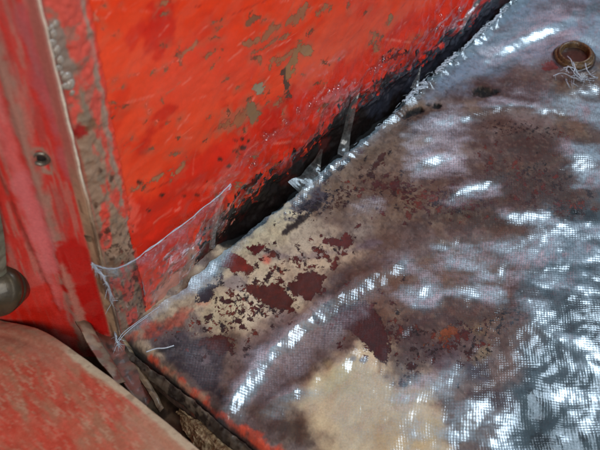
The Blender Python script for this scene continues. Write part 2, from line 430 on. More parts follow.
# bare rust and old red paint in flaked patches
rust = np.zeros(u.shape)
def flake(f, rgb, amp=2.2, scale=5, seed=80, soft=.7, op=1.0):
    global rust
    f = f + amp * p.N(scale, seed); fc = np.clip(f, -7, 7)
    near = (fc > -6.5) & (fc >= FK - .01)
    FC[near] = FC[near] * (1 - op) + lin(rgb) * op if op < 1 else lin(rgb)
    FK[...] = np.maximum(FK, fc); rust = np.maximum(rust, sstep(-soft, soft, f)); return None
FK = np.full(u.shape, -7.0); FC = p.c * .35; SD = np.zeros(u.shape)
flake(p.poly([(219,262),(227,250),(236,252),(245,259),(254,267),(247,272),(232,271)]), (150, 42, 18), 2, 5, 80)
flake(p.poly([(226,262),(234,258),(244,266),(236,269)]), (176, 70, 34), 1.8, 4, 81)
flake(p.poly([(245,246),(258,243),(270,243),(262,250),(256,254)]), (112, 16, 10), 1.2, 5, 82)
p.put(p.ell(267,257,5,4,20), (206, 96, 78), .85, 2, 1.5, 4, 83)
flake(p.poly([(246,284),(262,280),(282,286),(296,300),(290,312),(276,306),(258,300),(248,294)]), (98, 34, 16), 4.5, 6, 84)
flake(p.ell(258,288,10,4,0), (142, 58, 28), 2, 5, 85, op=.8)
flake(p.poly([(290,280),(298,272),(316,270),(326,276),(322,288),(308,300),(296,296),(290,288)]), (92, 32, 16), 4, 6, 86)
flake(p.ell(312,280,9,6,20), (120, 48, 22), 2.5, 4, 87, op=.6)
flake(p.poly([(322,237),(332,236),(340,238),(346,232),(352,233),(353,244),(346,247),(334,244),(324,242)]), (104, 26, 12), 1.4, 4, 88)
flake(p.stroke([(317,249),(325,254),(333,262),(334,266),(336,258)], 2.4), (108, 36, 18), 1.8, 4, 89)
flake(p.ell(344,252,3,2), (116, 44, 28), 1, 4, 90)
flake(p.ell(312,265,4,1.4), (108, 40, 24), 1, 4, 90)
flake(p.poly([(338,312),(346,303),(364,301),(378,312),(388,336),(391,352),(386,364),(378,356),(368,340),(352,330),(338,322)]), (78, 20, 12), 3.6, 6, 91)
flake(p.poly([(334,316),(350,312),(364,318),(360,326),(344,326)]), (96, 34, 18), 3.5, 5, 92)
flake(p.poly([(198,342),(206,334),(220,334),(236,340),(228,352),(206,352)]), (86, 32, 20), 6, 7, 93)
for a, b, r in ((237,320,4),(243,325,3),(232,326,2.5),(262,304,4),(228,300,4),(222,298,3),(250,318,2),(336,263,3),(404,222,2),(298,244,1.5)):
    flake(p.ell(a, b, r, r * .75), (76, 26, 22), 1.5, 4, 94)
flake(p.ell(205,292,10,6.5,35), (60, 46, 58), 2.4, 5, 95)
flake(p.ell(214,285,3,2), (82, 66, 76), 1, 4, 95)
flake(p.stroke([(372,168),(380,158),(384,153)], 2.2), (78, 34, 24), 1.8, 4, 96)
flake(p.ell(395,184,6,4.5,25), (84, 20, 14), 1.6, 4, 97); flake(p.ell(376,183,5,4,20), (84, 22, 16), 1.8, 4, 97)
flake(p.ell(388,174,4,2,10), (84, 26, 20), 1.2, 4, 97); flake(p.ell(384,186,3,2), (96, 40, 30), 1, 4, 97)
flake(p.stroke([(340,166),(348,158)], 2.6), (52, 34, 32), 1.4, 4, 98); flake(p.stroke([(324,177),(329,172)], 2.6), (46, 34, 36), 1.4, 4, 98)
# speckle bands
for cu, cv, ru, rv, ang, th, rgb in ((445,200,56,16,0,.42,(76,22,16)),(412,190,30,12,-20,.45,(84,26,18)),(560,212,34,16,20,.52,(26,24,36)),(540,178,44,16,-10,.6,(52,22,24)),
      (520,128,60,10,-5,.58,(44,20,20)),(450,338,36,14,25,.42,(84,40,18)),(478,348,28,12,-10,.5,(40,24,24)),(330,200,40,14,35,.55,(90,52,36)),(306,206,24,9,35,.35,(38,26,46)),
      (412,365,14,18,0,.6,(78,20,16)),(400,330,30,16,0,.62,(70,26,30)),(500,320,40,14,20,.55,(46,34,40)),(490,165,18,8,70,.45,(84,24,18)),(250,300,44,24,20,.62,(90,44,34)),
      (430,120,40,12,-10,.62,(60,40,36)),(190,325,40,8,22,.55,(140,60,44))):
    w = sstep(-6, 8, p.ell(cu, cv, ru, rv, ang))
    SD = np.maximum(SD, w * (1.25 - th)); q = (w > .02) & (FK < -2); FC[q] = lin(rgb)
flake(p.ell(444,332,10,5,30), (158, 84, 34), 3, 5, 120, op=.8)
flake(p.ell(412,365,4.5,3.5), (70, 18, 16), 1, 4, 121); flake(p.ell(403,382,4,4), (52, 16, 16), 1, 4, 121)
flake(p.ell(552,64,9,5,10), (132, 36, 18), 2.4, 5, 122)
# small chips scattered about the flaked patches
r6 = np.random.default_rng(21)
for cu, cv, su, sv, n, rmax in ((285,272,34,22,70,3.4),(350,318,26,20,46,3.2),(215,340,22,10,30,3),(245,308,26,14,34,2.6),(330,244,18,10,16,2.4),(385,178,22,12,24,2.8),(445,198,40,10,50,2.6),(340,175,30,14,26,2.2),
                                (420,350,22,18,22,2.6),(455,335,22,10,26,2.4),(560,205,24,10,20,3),(500,150,60,14,26,2),(520,180,40,20,26,2)):
    for _ in range(n):
        a, b = r6.normal(cu, su), r6.normal(cv, sv); rr = rmax * r6.beta(1.2, 3.2) + .5
        bx_ = (np.abs(u - a) < 12) & (np.abs(v - b) < 12)
        if not bx_.any(): continue
        t = r6.uniform(0, 180); ct, st_ = math.cos(t), math.sin(t); du, dv = u[bx_] - a, v[bx_] - b
        f = (1 - np.hypot((du * ct + dv * st_) / (rr * 1.7), (-du * st_ + dv * ct) / rr)) * rr
        F0 = FK[bx_]; C0 = FC[bx_]; nr_ = (f > -3) & (f > F0)
        C0[nr_] = lin([(84, 18, 10), (104, 30, 14), (64, 22, 16), (122, 46, 22), (48, 22, 22)][r6.integers(5)])
        FC[bx_] = C0; FK[bx_] = np.maximum(F0, f)
# rust holes
hole = np.zeros(u.shape); holew = np.zeros(u.shape)
for f in (p.poly([(472,89),(482,86),(497,92),(488,96),(474,94)]), p.ell(437,105,3.6,1.8,10), p.poly([(402,116),(408,110),(422,106),(424,110),(414,113),(404,118)]),
          p.ell(498,89,2,1), p.ell(574,209,4,3), p.ell(428,103,2,1)):
    hole = np.maximum(hole, p.mask(f, .8, 1.2, 5, 130)); holew = np.maximum(holew, p.mask(f + .6, .6, 1.6, 5, 130))
p.lay(holew, (6, 5, 5), 1.0); FC = FC * (1 - hole[..., None]) + .003 * hole[..., None]; FK = np.where(hole > .5, -7, FK)
# rim just along the back: tarry dark stain under the wall, grey resin
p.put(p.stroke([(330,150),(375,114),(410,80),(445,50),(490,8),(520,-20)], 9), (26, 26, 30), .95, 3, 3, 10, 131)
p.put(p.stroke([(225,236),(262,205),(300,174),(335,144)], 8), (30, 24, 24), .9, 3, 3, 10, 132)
p.lay(sstep(.2, .6, p.N(11, 142, 5)) * (1 - .7 * tan) * (1 - teal), (84, 60, 54), .3)
p.lay(sstep(.3, .6, p.N(3, 140, 3)) * (1 - .8 * teal) * (1 - .9 * tan), (70, 50, 44), .34)
p.lay(sstep(.1, .5, p.N(14, 143)) * teal, (34, 44, 54), .7)
p.lay(sstep(.45, .8, p.N(2.6, 141, 2)) * (1 - teal), (176, 156, 140), .10)
p.c = np.clip(p.c, 0, 1) * np.array([.96, 1.0, .93])
lum = (p.c @ np.array([.3, .6, .1])) + 1e-4
p.c = np.clip(p.c * (np.clip(lum / .14, .03, 1.55) ** .55)[..., None] * .98, 0, .75)
zf = Z0 - .0016 - .0005 * rust - .003 * hole
# fall away into the recess behind the ledge
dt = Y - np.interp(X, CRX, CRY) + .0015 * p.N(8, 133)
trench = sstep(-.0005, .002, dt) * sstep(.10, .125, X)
p.lay(trench, (12, 11, 12), .97)  # near-black put into the colour to deepen the recess's shade
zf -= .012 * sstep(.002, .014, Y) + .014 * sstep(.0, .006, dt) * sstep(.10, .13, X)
wet = 0 * u
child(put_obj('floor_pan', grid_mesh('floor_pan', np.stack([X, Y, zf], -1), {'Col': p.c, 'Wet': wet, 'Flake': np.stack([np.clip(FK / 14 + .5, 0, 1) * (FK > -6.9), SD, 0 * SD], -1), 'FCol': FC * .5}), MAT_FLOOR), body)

# side panel ---------------------------------------------------------------
step = .0013
xs = np.arange(.024, .78, step); zs = np.arange(-.02, .46, step)
X, Zw = np.meshgrid(xs, zs)
u, v = proj(np.stack([X, 0 * X, Zw], -1))
p = Paint(u, v, X * 1000, Zw * 1000, (222, 56, 16))
p.lay(sstep(-.2, .6, p.N(70, 3)), (226, 76, 42), .55)
FK = np.full(u.shape, -7.0); FC = np.zeros(u.shape + (3,)) + lin((140, 104, 76))
p.lay(sstep(.1, .7, p.N(26, 4)), (204, 38, 8), .55)
# rubbed, chalky scuffs along the panel
ax = fbm(p.a * .25 + p.b * .12, p.b - p.a * .15, 9, 9, 4)
p.lay(sstep(.15, .7, ax) * sstep(40, 130, -p.dist([(215,240),(330,140),(480,30)]) * -1), (226, 104, 74), .16)
p.put(p.ell(360,50,80,34,25), (212, 92, 66), .5, 16, 14, 24, 6)
p.put(p.ell(200,70,60,40,10), (230, 78, 54), .4, 16, 14, 24, 7)
# thicker, fresher red strip low down
p.put(p.stroke([(125,245),(170,205),(225,170),(290,120),(350,85),(420,40),(470,0)], 26), (196, 28, 8), .75, 8, 8, 16, 8)
p.put(p.ell(160,28,12,26,-10), (190, 22, 12), .7, 4, 6, 10, 10)
p.put(p.ell(135,36,14,6,40), (196, 24, 14), .5, 3, 5, 8, 11)
p.put(p.stroke([(140,150),(160,115),(170,108)], 5), (184, 24, 10), .7, 3, 4, 8, 12)
p.put(p.stroke([(290,88),(278,112),(262,130)], 4), (176, 26, 8), .7, 3, 3, 8, 12)
GT = (146, 102, 74)
def wchip(f, rgb):
    near = (f > -5) & (f >= FK - .01); FC[near] = lin(rgb); FK[...] = np.maximum(FK, np.clip(f, -7, 7))
def scuff(pts, w, rgb=GT, op=.95, amp=3.0, sc=5, seed=20): wchip(p.stroke(pts, w - 1.3) + amp * p.N(sc, seed), rgb)
scuff([(248,44),(262,38),(276,26)], 4.5); scuff([(256,52),(270,44),(290,34)], 2.5); scuff([(290,22),(300,14),(306,6)], 5)
scuff([(318,14),(327,6)], 3); scuff([(202,58),(224,48)], 2); scuff([(250,24),(256,18)], 4, (120, 84, 62))
scuff([(276,62),(290,54),(298,46)], 3); scuff([(260,58),(262,66)], 3); scuff([(270,68),(272,60)], 2)
wchip(p.ell(306,50,6,5.5) + 1.2 * p.N(4, 21), (142, 118, 88))
scuff([(302,40),(296,56),(290,68),(286,78)], 4.2, (138, 112, 80)); scuff([(284,72),(286,86),(288,94)], 4, (82, 64, 54))
wchip(p.ell(259,87,6.5,5.5) + 3 * p.N(5, 22), (138, 142, 124))
p.put(p.ell(240,118,20,9,30), (160, 96, 70), .6, 3, 8, 6, 23); wchip(p.ell(250,112,7,9,30) + 4.5 * p.N(5, 24), (124, 108, 82)); wchip(p.ell(238,120,16,5,30) - 1 + 4.5 * p.N(5, 29), (146, 98, 70))
scuff([(276,104),(280,98)], 3); scuff([(182,54),(200,42)], 1.2, (160, 110, 84)); scuff([(220,60),(210,72)], 1)
scuff([(184,166),(176,172),(168,178)], 3.2, (150, 110, 80)); scuff([(134,190),(152,180),(188,160)], 1.6, (146, 110, 84), .8, 3); scuff([(372,44),(378,36)], 4, (120, 96, 78))
scuff([(374,34),(374,48)], 3.4); scuff([(390,16),(388,24)], 3, (136, 112, 86)); scuff([(386,52),(392,46)], 2.6, (70, 34, 26)); scuff([(380,58),(402,50)], 3, (88, 26, 16))
scuff([(132,140),(124,150),(116,158)], 2.2, (170, 104, 84)); scuff([(146,100),(152,118),(160,124)], 1.2, (226, 110, 90)); scuff([(102,28),(94,14)], 1.4, (190, 110, 90)); scuff([(98,8),(104,6)], 2, (140, 110, 88))
scuff([(180,50),(180,66)], 1, (150, 90, 70)); scuff([(112,80),(150,72),(180,60)], 1.0, (230, 112, 92), .7)
# dark little pits in the ledge
for a, b, r in ((240,146,2.4),(233,150,1.6),(240,138,1.5),(226,164,1.8),(205,180,1.8),(197,194,1.6),(160,194,2),(140,183,2),(128,208,3),(130,225,2),(235,140,1.5),(246,140,1.4),(218,158,1.4),(184,196,1.6),(148,210,1.8)):
    p.put(p.ell(a, b, r * 1.3, r), (52, 30, 18), .95, .8, 1.4, 4, 25)
p.put(p.ell(131,214,8,11,0), (228, 92, 72), .7, 3, 5, 7, 26); p.put(p.ell(200,185,14,4,15), (228, 96, 72), .5, 3, 5, 7, 27)
# random fine scratches, mostly along the panel
r2 = np.random.default_rng(5)
for i in range(190):
    a = r2.uniform(80, 470); b = r2.uniform(-20, 250); L = r2.uniform(5, 42); t = math.radians(r2.normal(32, 22))
    w = r2.uniform(.35, .95)
    box = (np.abs(u - a) < L + 6) & (np.abs(v - b) < L + 6)
    if not box.any(): continue
    k = r2.uniform(-.3, .3)
    pts = [(a, b), (a + L * .5 * math.cos(t), b - L * .5 * math.sin(t) + k * 3), (a + L * math.cos(t), b - L * math.sin(t))]
    q = Paint(u[box], v[box], p.a[box], p.b[box], (0, 0, 0))
    mm = sstep(-.5, .7, w - q.dist(pts)) * r2.uniform(.25, .8) * sstep(-.5, .3, vnoise(q.a / 4, q.b / 4, 70 + i) * 2 - 1)
    rgb = [(228, 124, 104), (236, 132, 112), (140, 100, 76), (150, 24, 12), (214, 90, 70)][r2.integers(5)]
    p.c[box] = p.c[box] * (1 - mm[:, None]) + lin(rgb) * mm[:, None]
for i in range(90):
    a, b = r2.uniform(110, 420), r2.uniform(-5, 205); rr = .5 + 2.2 * r2.beta(1, 4); bx_ = (np.abs(u - a) < 12) & (np.abs(v - b) < 12)
    if not bx_.any(): continue
    t = math.radians(r2.normal(35, 25)); du, dv = u[bx_] - a, -(v[bx_] - b)
    f = (1 - np.hypot((du * math.cos(t) + dv * math.sin(t)) / (rr * 2.2), (-du * math.sin(t) + dv * math.cos(t)) / rr)) * rr
    F0, C0 = FK[bx_], FC[bx_]; q = (f > -3) & (f > F0); C0[q] = lin([(146, 104, 78), (128, 104, 80), (110, 76, 54)][r2.integers(3)]); FC[bx_] = C0; FK[bx_] = np.maximum(F0, f)
# black, rusted-through foot of the panel
top = [(192,262),(202,240),(220,222),(240,200),(262,180),(284,162),(303,147),(321,132),(338,114),(358,94),(380,80),(406,64),(436,44),(464,18),(486,-6),(516,-34)]
fld = p.poly(top + [(560, -20), (400, 140), (230, 280)])
pit = p.mask(fld, 1.4, 7.5, 9, 40)
pit = np.maximum(pit, sstep(.45, .55, p.N(4.5, 41, 3) * .7 + np.clip(fld / 26 + .35, -1, .6)))
pit *= sstep(180, 215, u); f = np.where(u > 195, fld * .55 + 5.5 * p.N(11, 40) + 6.0 * p.N(4, 49) + .5, -7.); wchip(f, (14, 10, 10)); q = sstep(.1, .6, p.N(10, 54)) * sstep(24, 4, fld) * (f > -3); FC = FC * (1 - .7 * q[..., None]) + lin((74, 16, 8)) * .7 * q[..., None]; pitg = p.mask(fld - 6, 9, 4, 14, 48) * sstep(190, 225, u)
p.lay(sstep(-30, 0, fld) * sstep(-.3, .5, p.N(12, 42)), (96, 16, 8), .75); p.lay(sstep(-16, 2, fld) * sstep(-.2, .5, p.N(8, 56)), (40, 14, 12), .7)
bl = p.mask(p.stroke([(372,104),(395,84),(430,62),(455,40),(485,8)], 11), 5, 6, 14, 43) * pit
FC = FC * (1 - .8 * bl[..., None]) + lin((44, 54, 70)) * .8 * bl[..., None]  # bluish sky reflection painted into the colour of the black foot
# the part of the panel under the cloth flap: grey resin haze, chips
p.put(p.stroke([(160,296),(190,262),(215,240),(226,228)], 9), (150, 138, 124), .65, 5, 9, 9, 44)
p.put(p.ell(214,222,12,20,-20), (96, 40, 30), .6, 4, 9, 7, 45)
p.put(p.stroke([(212,245),(216,215)], 4), (60, 54, 60), .8, 2, 4, 6, 46)
p.lay(sstep(.5, .6, p.N(5, 47, 3)) * sstep(-6, 6, p.poly([(130,290),(160,250),(210,205),(225,215),(190,270),(150,310)])), (96, 70, 60), .8)
p.lay(sstep(-7, 1, np.where(fld > -12, -9, FK)) * sstep(-.3, .5, p.N(6, 55)), (166, 92, 64), .5)
low = sstep(.105, .035, Zw)
lip = .0022 * p.N(26, 50) + .0006 * p.N(7, 51)
# a pressed swage: shallow step running along the panel
swd = p.dist([(96,232),(150,200),(200,172),(250,140),(300,108),(360,72),(430,26),(480,-10)])
dents = .0020 * np.exp(-(swd / 10) ** 2) + .0012 * p.N(90, 52)
Yw = -lip * (.3 + low) - dents - .004 * low + .005 * pitg
wet = np.clip(.12 + .88 * sstep(-62, -10, fld) + .15 * p.N(30, 53) , 0, 1) * (1 - .9 * pit * (1 - bl))
child(put_obj('side_panel', grid_mesh('side_panel', np.stack([X, Yw, Zw], -1), {'Col': p.c, 'Wet': wet, 'Flake': np.stack([np.clip(FK / 14 + .5, 0, 1) * (FK > -6.9), 0 * u, 0 * u], -1), 'FCol': FC * np.array([1.18, .86, .74])}), MAT_WALL), body)

# jamb: flange band in the panel's plane, then the jamb face running outwards --------------------
# plan profile (x, y) from the panel to the far end of the jamb
prof = []
for x in np.arange(.027, -.0005, -.0009): prof.append((x, -.0025 - .0012 * math.sin((x + .002) * 140)))
for k in range(9): t = k / 8; prof.append((-.0005 - .004 * t, -.0025 - .0046 * math.sin(t * math.pi * .62)))   # rolled lip of the flange
for k in range(5): t = k / 4; prof.append((-.0045 - .0022 * t, -.0068 + .0060 * t))
s0 = (-.0067, -.0008)
for s in np.arange(.001, .16, .0011): prof.append((s0[0] - s * .7071, s0[1] + s * .7071))
prof = np.array(prof); sl = np.r_[0, np.cumsum(np.hypot(*np.diff(prof, axis=0).T))]
zs = np.arange(-.045, .46, .0013)
PX, PZ = np.meshgrid(prof[:, 0], zs); PY, _ = np.meshgrid(prof[:, 1], zs); SL, _ = np.meshgrid(sl, zs)
P = np.stack([PX, PY, PZ], -1); u, v = proj(P)
p = Paint(u, v, SL * 1000, PZ * 1000, (188, 46, 38))
nJ = sl[len(prof) - len(np.arange(.001, .16, .0011))]
face = SL >= nJ - .0002; band = SL < .0265
streak = fbm(p.a, p.b * .12, 5, 8, 4)
p.lay(sstep(-.1, .6, p.N(40, 3)) , (204, 72, 66), .6)
p.lay(sstep(-.2, .5, streak), (186, 84, 76), .55)
p.lay(sstep(.1, .5, fbm(p.a * 2, p.b * .1, 4, 44, 4)), (168, 110, 98), .6)
p.lay(sstep(.2, .6, fbm(p.a, p.b * .2, 7, 14, 4)), (146, 74, 68), .45)
ridge1 = [(-12,20),(5,78),(25,142),(45,205),(58,250),(74,304),(84,345)]
ridge2 = [(-20,120),(0,178),(18,222),(36,262),(58,312)]
p.put(p.stroke(ridge1, 5), (150, 118, 104), .8, 3, 3, 10, 9)
p.put(p.stroke([(q[0] - 18, q[1]) for q in ridge1], 7), (212, 108, 106), .55, 6, 5, 14, 10)
p.put(p.stroke([(20,180),(40,230),(52,262)], 9), (206, 110, 112), .7, 5, 5, 12, 11)
p.put(p.stroke(ridge2, 1.2), (120, 40, 30), .8, 1.2, 1, 6, 12)
p.put(p.stroke([(22,10),(34,60),(52,120),(70,180)], 6), (160, 88, 92), .6, 5, 6, 14, 13)
# wet fresh red at the foot
p.put(p.poly([(56,246),(72,240),(90,246),(104,262),(118,330),(100,345),(70,300)]), (176, 14, 10), .95, 2.5, 5, 9, 15)
p.put(p.poly([(0,300),(24,292),(50,286),(62,310),(80,340),(20,326),(-10,318)]), (196, 30, 14), .8, 4, 6, 9, 16)
p.put(p.stroke([(62,262),(70,285),(78,306),(92,345)], 3.6), (176, 118, 104), .8, 2, 2, 7, 17)
# flange band: bare grey-brown primer with red left in places
bm = sstep(.0275, .0255, SL)
p.lay(bm, (140, 112, 92), 1.0)
p.lay(bm * sstep(-.05, .3, fbm(p.a, p.b * .35, 11, 21, 4) + .55 * np.exp(-((SL - .012) / .006) ** 2) * sstep(.12, .19, PZ) - .02 + .3 * sstep(.17, .25, PZ)), (200, 66, 54), .85)
p.lay(bm * sstep(.25, .5, p.N(7, 22)), (118, 104, 88), .6)
p.lay(bm * np.exp(-((SL - .004 + .0012 * p.N(10, 19)) / .0018) ** 2) * sstep(-.5, .3, p.N(14, 18)), (158, 124, 112), .6)
p.lay(bm * sstep(.0035, .0015, SL + .0015 * p.N(8, 20)), (206, 56, 36), .9)
p.put(p.poly([(48,20),(58,20),(70,58),(76,82),(66,90),(56,70)]), (124, 108, 96), .95, 2, 3, 6, 23)
p.put(p.ell(80,134,7,8,0), (150, 14, 12), .95, 2, 4, 5, 24); p.put(p.ell(92,124,5,7,0), (110, 74, 50), .8, 2, 3, 5, 24)
for a, b, r in ((100,170,2.5),(104,190,3),(104,215,4),(112,180,2),(100,236,2.5),(118,196,3),(124,212,3),(96,205,1.6),(108,232,2)):
    p.put(p.ell(a, b, r * .8, r * 1.6), (200, 64, 48) if r > 2.6 else (72, 46, 34), .9, 1, 2, 4, 25)
p.lay(bm * sstep(.45, .55, p.N(3.5, 27, 3)) * sstep(.12, .09, PZ), (60, 36, 26), .8)
# lip
lipm = sstep(.0262, .0275, SL) * sstep(nJ + .0004, nJ - .002, SL)
p.lay(lipm, (160, 92, 82), .9); p.lay(lipm * sstep(.20, .13, PZ), (160, 134, 106), .9)
p.lay(lipm * sstep(.0, .4, fbm(p.a, p.b, 9, 28, 4)) * sstep(.22, .1, PZ), (128, 104, 84), .8)
p.lay(np.exp(-((SL - .0328 + .0004 * p.N(30, 29)) / .0013) ** 2) * sstep(.150, .175, PZ + .012 * p.N(25, 39)), (224, 212, 188), .97)
p.lay(lipm * sstep(.15, .45, fbm(p.a * 1.4, p.b * .12, 2.5, 26, 3)) * sstep(.19, .13, PZ), (92, 66, 48), .8)
# surface relief
rel = .0022 * np.exp(-(p.dist(ridge1) / 5) ** 2) - .0012 * np.exp(-(p.dist(ridge2) / 2) ** 2) + .0016 * p.N(60, 33)
dim = p.ell(43, 162, 15, 9, -52); rel -= .004 * sstep(0, 9, dim) * face
p.put(p.stroke([(33,150),(44,172),(52,174),(50,160),(42,148),(34,148),(33,152)], 1.6), (140, 120, 104), .8, 1, .6, 5, 34)
nx = np.where(face, -.7071, 0); ny = np.where(face, -.7071, -1.0)
bl = bm * (.0008 * p.N(8, 35) + .0005 * p.N(3, 36, 2))
P[..., 0] += nx * rel * face; P[..., 1] += ny * rel * face - bl - lipm * .0006 * p.N(12, 37)
wet = np.clip(.35 + .6 * sstep(235, 262, v) * face + .15 * p.N(20, 38), 0, 1) * (1 - .4 * bm)
jamb = child(put_obj('door_jamb', grid_mesh('door_jamb', P, {'Col': p.c, 'Wet': wet}), MAT_JAMB), body)

# screw hole in the jamb: dull metal ring with a dark bore
c = jam(40.5, 158.5, -.0050)
MAT_DULL = plain('dull_steel', (128, 122, 112), .42, .7, .35, 400, (84, 70, 58))
MAT_DARK = plain('dark_bore', (26, 22, 20), .6, 0, .3, 300)
hole_o = put_obj('screw_hole', lathe('screw_hole', [(.0052, -.001), (.0055, .0004), (.0048, .0013), (.0036, .0012), (.0031, .0004), (.0030, -.0009)], c, -JN), MAT_DULL); child(hole_o, jamb)
hole_o.parent = jamb; hole_o.matrix_parent_inverse = jamb.matrix_world.inverted()
o = put_obj('bore', lathe('bore', [(.0030, -.0012), (.0029, -.0004), (.0006, -.0005)], c, -JN), MAT_DARK); o.parent = hole_o

# sealant bubbles on the flange band
MAT_SEAL = plain('grey_sealant', (126, 112, 100), .3, 0, .3, 500, (150, 138, 126), coat=.7)
V, F = [], []
r3 = np.random.default_rng(3)
def blob(centre, rad, nrm, flat=.6, k=8, rings=4):
    q = Vector(nrm).to_track_quat('Z', 'Y').to_matrix(); o = len(V)
    for i in range(rings):
        t = i / rings * math.pi / 2
        for j in range(k):
            a = 2 * math.pi * j / k; w = rad * (1 + .15 * math.sin(2 * a + rad * 9e3))
            V.append(np.array(centre) + np.array(q @ Vector((w * math.cos(t) * math.cos(a), w * math.cos(t) * math.sin(a), rad * flat * math.sin(t)))))
    V.append(np.array(centre) + np.array(q @ Vector((0, 0, rad * flat))))
    for i in range(rings - 1):
        for j in range(k): F.append((o + i * k + j, o + i * k + (j + 1) % k, o + (i + 1) * k + (j + 1) % k, o + (i + 1) * k + j))
    for j in range(k): F.append((o + (rings - 1) * k + j, o + (rings - 1) * k + (j + 1) % k, o + rings * k))
for cu, cv, r in ((50,28,.0022),(53,34,.0026),(51,43,.0030),(56,50,.0028),(53,56,.0022),(60,60,.0026),(58,68,.0024),(66,76,.0030),(70,84,.0034),(65,86,.0024),(72,92,.002),(55,24,.002),(62,74,.0018),(47,36,.0016)):
    blob(wal(cu, cv, -.0030), r, (0, -1, 0))
o = put_obj('sealant', poly_mesh('sealant', V, F), MAT_SEAL); o.parent = jamb

# sill ---------------------------------------------------------------------
rim = [(-190,255),(-110,285),(-50,303),(0,319),(38,329),(66,345),(110,377),(150,408),(200,450),(260,502),(330,562),(420,640)]
R0 = spline([flo(a, b, .03) for a, b in rim], 420)
tt = np.r_[np.linspace(-1, 0, 22)[:-1], np.linspace(0, 1, 250) ** 1.15]
P = np.zeros((len(R0), len(tt), 3)); S = np.zeros(P.shape[:2]); T = np.zeros(P.shape[:2])
arc = np.r_[0, np.cumsum(np.linalg.norm(np.diff(R0, axis=0), axis=1))]
tg = np.gradient(R0, axis=0); tg /= np.linalg.norm(tg, axis=1)[:, None]
inn = np.stack([tg[:, 1], -tg[:, 0], 0 * tg[:, 0]], -1)
inn = np.where((inn[:, :1] > 0), -inn, inn); inn = inn * .35 + np.array([-1, -.05, 0]) * .65; inn /= np.linalg.norm(inn, axis=1)[:, None]
for j, t in enumerate(tt):
    if t < 0:   # underside of the rolled rim, dropping into the gutter
        k = -t; P[:, j] = R0 + inn * (.004 * math.sin(k * 2.4)) + np.array([0, 0, -1]) * (.0035 * (1 - math.cos(min(k * 3, 1.57))) + .055 * k ** 1.6)
    else:
        d = t * .36; P[:, j] = R0 + inn * d + np.array([0, 0, 1]) * (.0022 * math.sin(min(d / .004, math.pi)) + .0035 * sstep(.004, .02, d) - .55 * max(0, d - .03) ** 2)
    S[:, j] = arc; T[:, j] = t * .36
u, v = proj(P)
p = Paint(u, v, S * 1000, T * 1000, (164, 66, 48))
st = fbm(p.a * .9 + p.b * .5, p.b * 1.0 - p.a * .35, 16, 61, 4); 
stt = fbm((p.a * .8 + p.b * .3) * .35, p.b - p.a * .1, 8, 62, 4)
sa, sb = p.a * .22 + p.b * .05, p.b - p.a * .22
p.lay(sstep(-.2, .5, p.N(70, 60)), (150, 82, 62), .6)
p.lay(sstep(-.3, .4, fbm(sa, sb, 7, 62, 5)), (152, 112, 86), .5)
p.lay(sstep(.05, .5, fbm(sa, sb, 4, 63, 5)), (140, 106, 82), .45)
p.lay(sstep(.1, .5, fbm(sa, sb, 6, 64, 5)), (170, 66, 50), .4)
p.lay(sstep(.2, .6, fbm(sa, sb, 2.2, 69, 4)), (186, 90, 72), .4)
p.lay(sstep(.25, .6, fbm(sa, sb, 1.6, 59, 4)), (178, 146, 120), .35)
p.put(p.ell(30,345,60,16,-20), (150, 106, 86), .6, 10, 8, 20, 66)
p.put(p.ell(20,435,50,20,-10), (184, 58, 40), .45, 18, 18, 14, 67)
p.put(p.ell(170,440,50,24,-40), (158, 122, 98), .65, 12, 10, 20, 68)
rimm = sstep(.007, .004, T + .0012 * p.N(9, 70)) * sstep(-.03, -.005, T)
p.lay(rimm * sstep(50, 75, u), (172, 154, 128), .95)
p.lay(rimm * sstep(75, 50, u), (156, 112, 92), .8)
p.lay(rimm * sstep(.3, .55, p.N(6, 71)), (134, 110, 88), .7)
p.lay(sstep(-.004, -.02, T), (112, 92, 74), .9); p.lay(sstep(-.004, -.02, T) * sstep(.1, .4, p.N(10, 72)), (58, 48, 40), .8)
P[..., 2] += .0012 * p.N(50, 73) + .0003 * p.N(9, 74)
sill = child(put_obj('sill', grid_mesh('sill', P, {'Col': p.c, 'Wet': np.full(u.shape, .25)}, flip=True), MAT_SILL), body)

# gutter between sill and floor: dirty channel with folded flanges ----------------------------
gx = np.arange(-.075, .012, .0016); gy = np.arange(-.42, .14, .0016)
GX, GY = np.meshgrid(gx, gy)
GZ = -.026 + .010 * sstep(.012, -.0, GX) * 0 + .0016 * fbm(GX * 1000, GY * 1000, 22, 80, 4) + .06 * np.clip((-.05 - GX), 0, 1)
u, v = proj(np.stack([GX, GY, GZ], -1))
p = Paint(u, v, GX * 1000, GY * 1000, (74, 60, 46))
p.lay(sstep(0, .5, p.N(24, 81)), (104, 86, 64), .8); p.lay(sstep(.1, .5, p.N(9, 82)), (40, 32, 26), .8)
p.put(p.ell(90,320,40,30,0), (150, 20, 14), .8, 5, 8, 12, 83)
child(put_obj('gutter', grid_mesh('gutter', np.stack([GX, GY, GZ], -1), {'Col': p.c, 'Wet': np.full(u.shape, .4)}), MAT_JAMB), body)

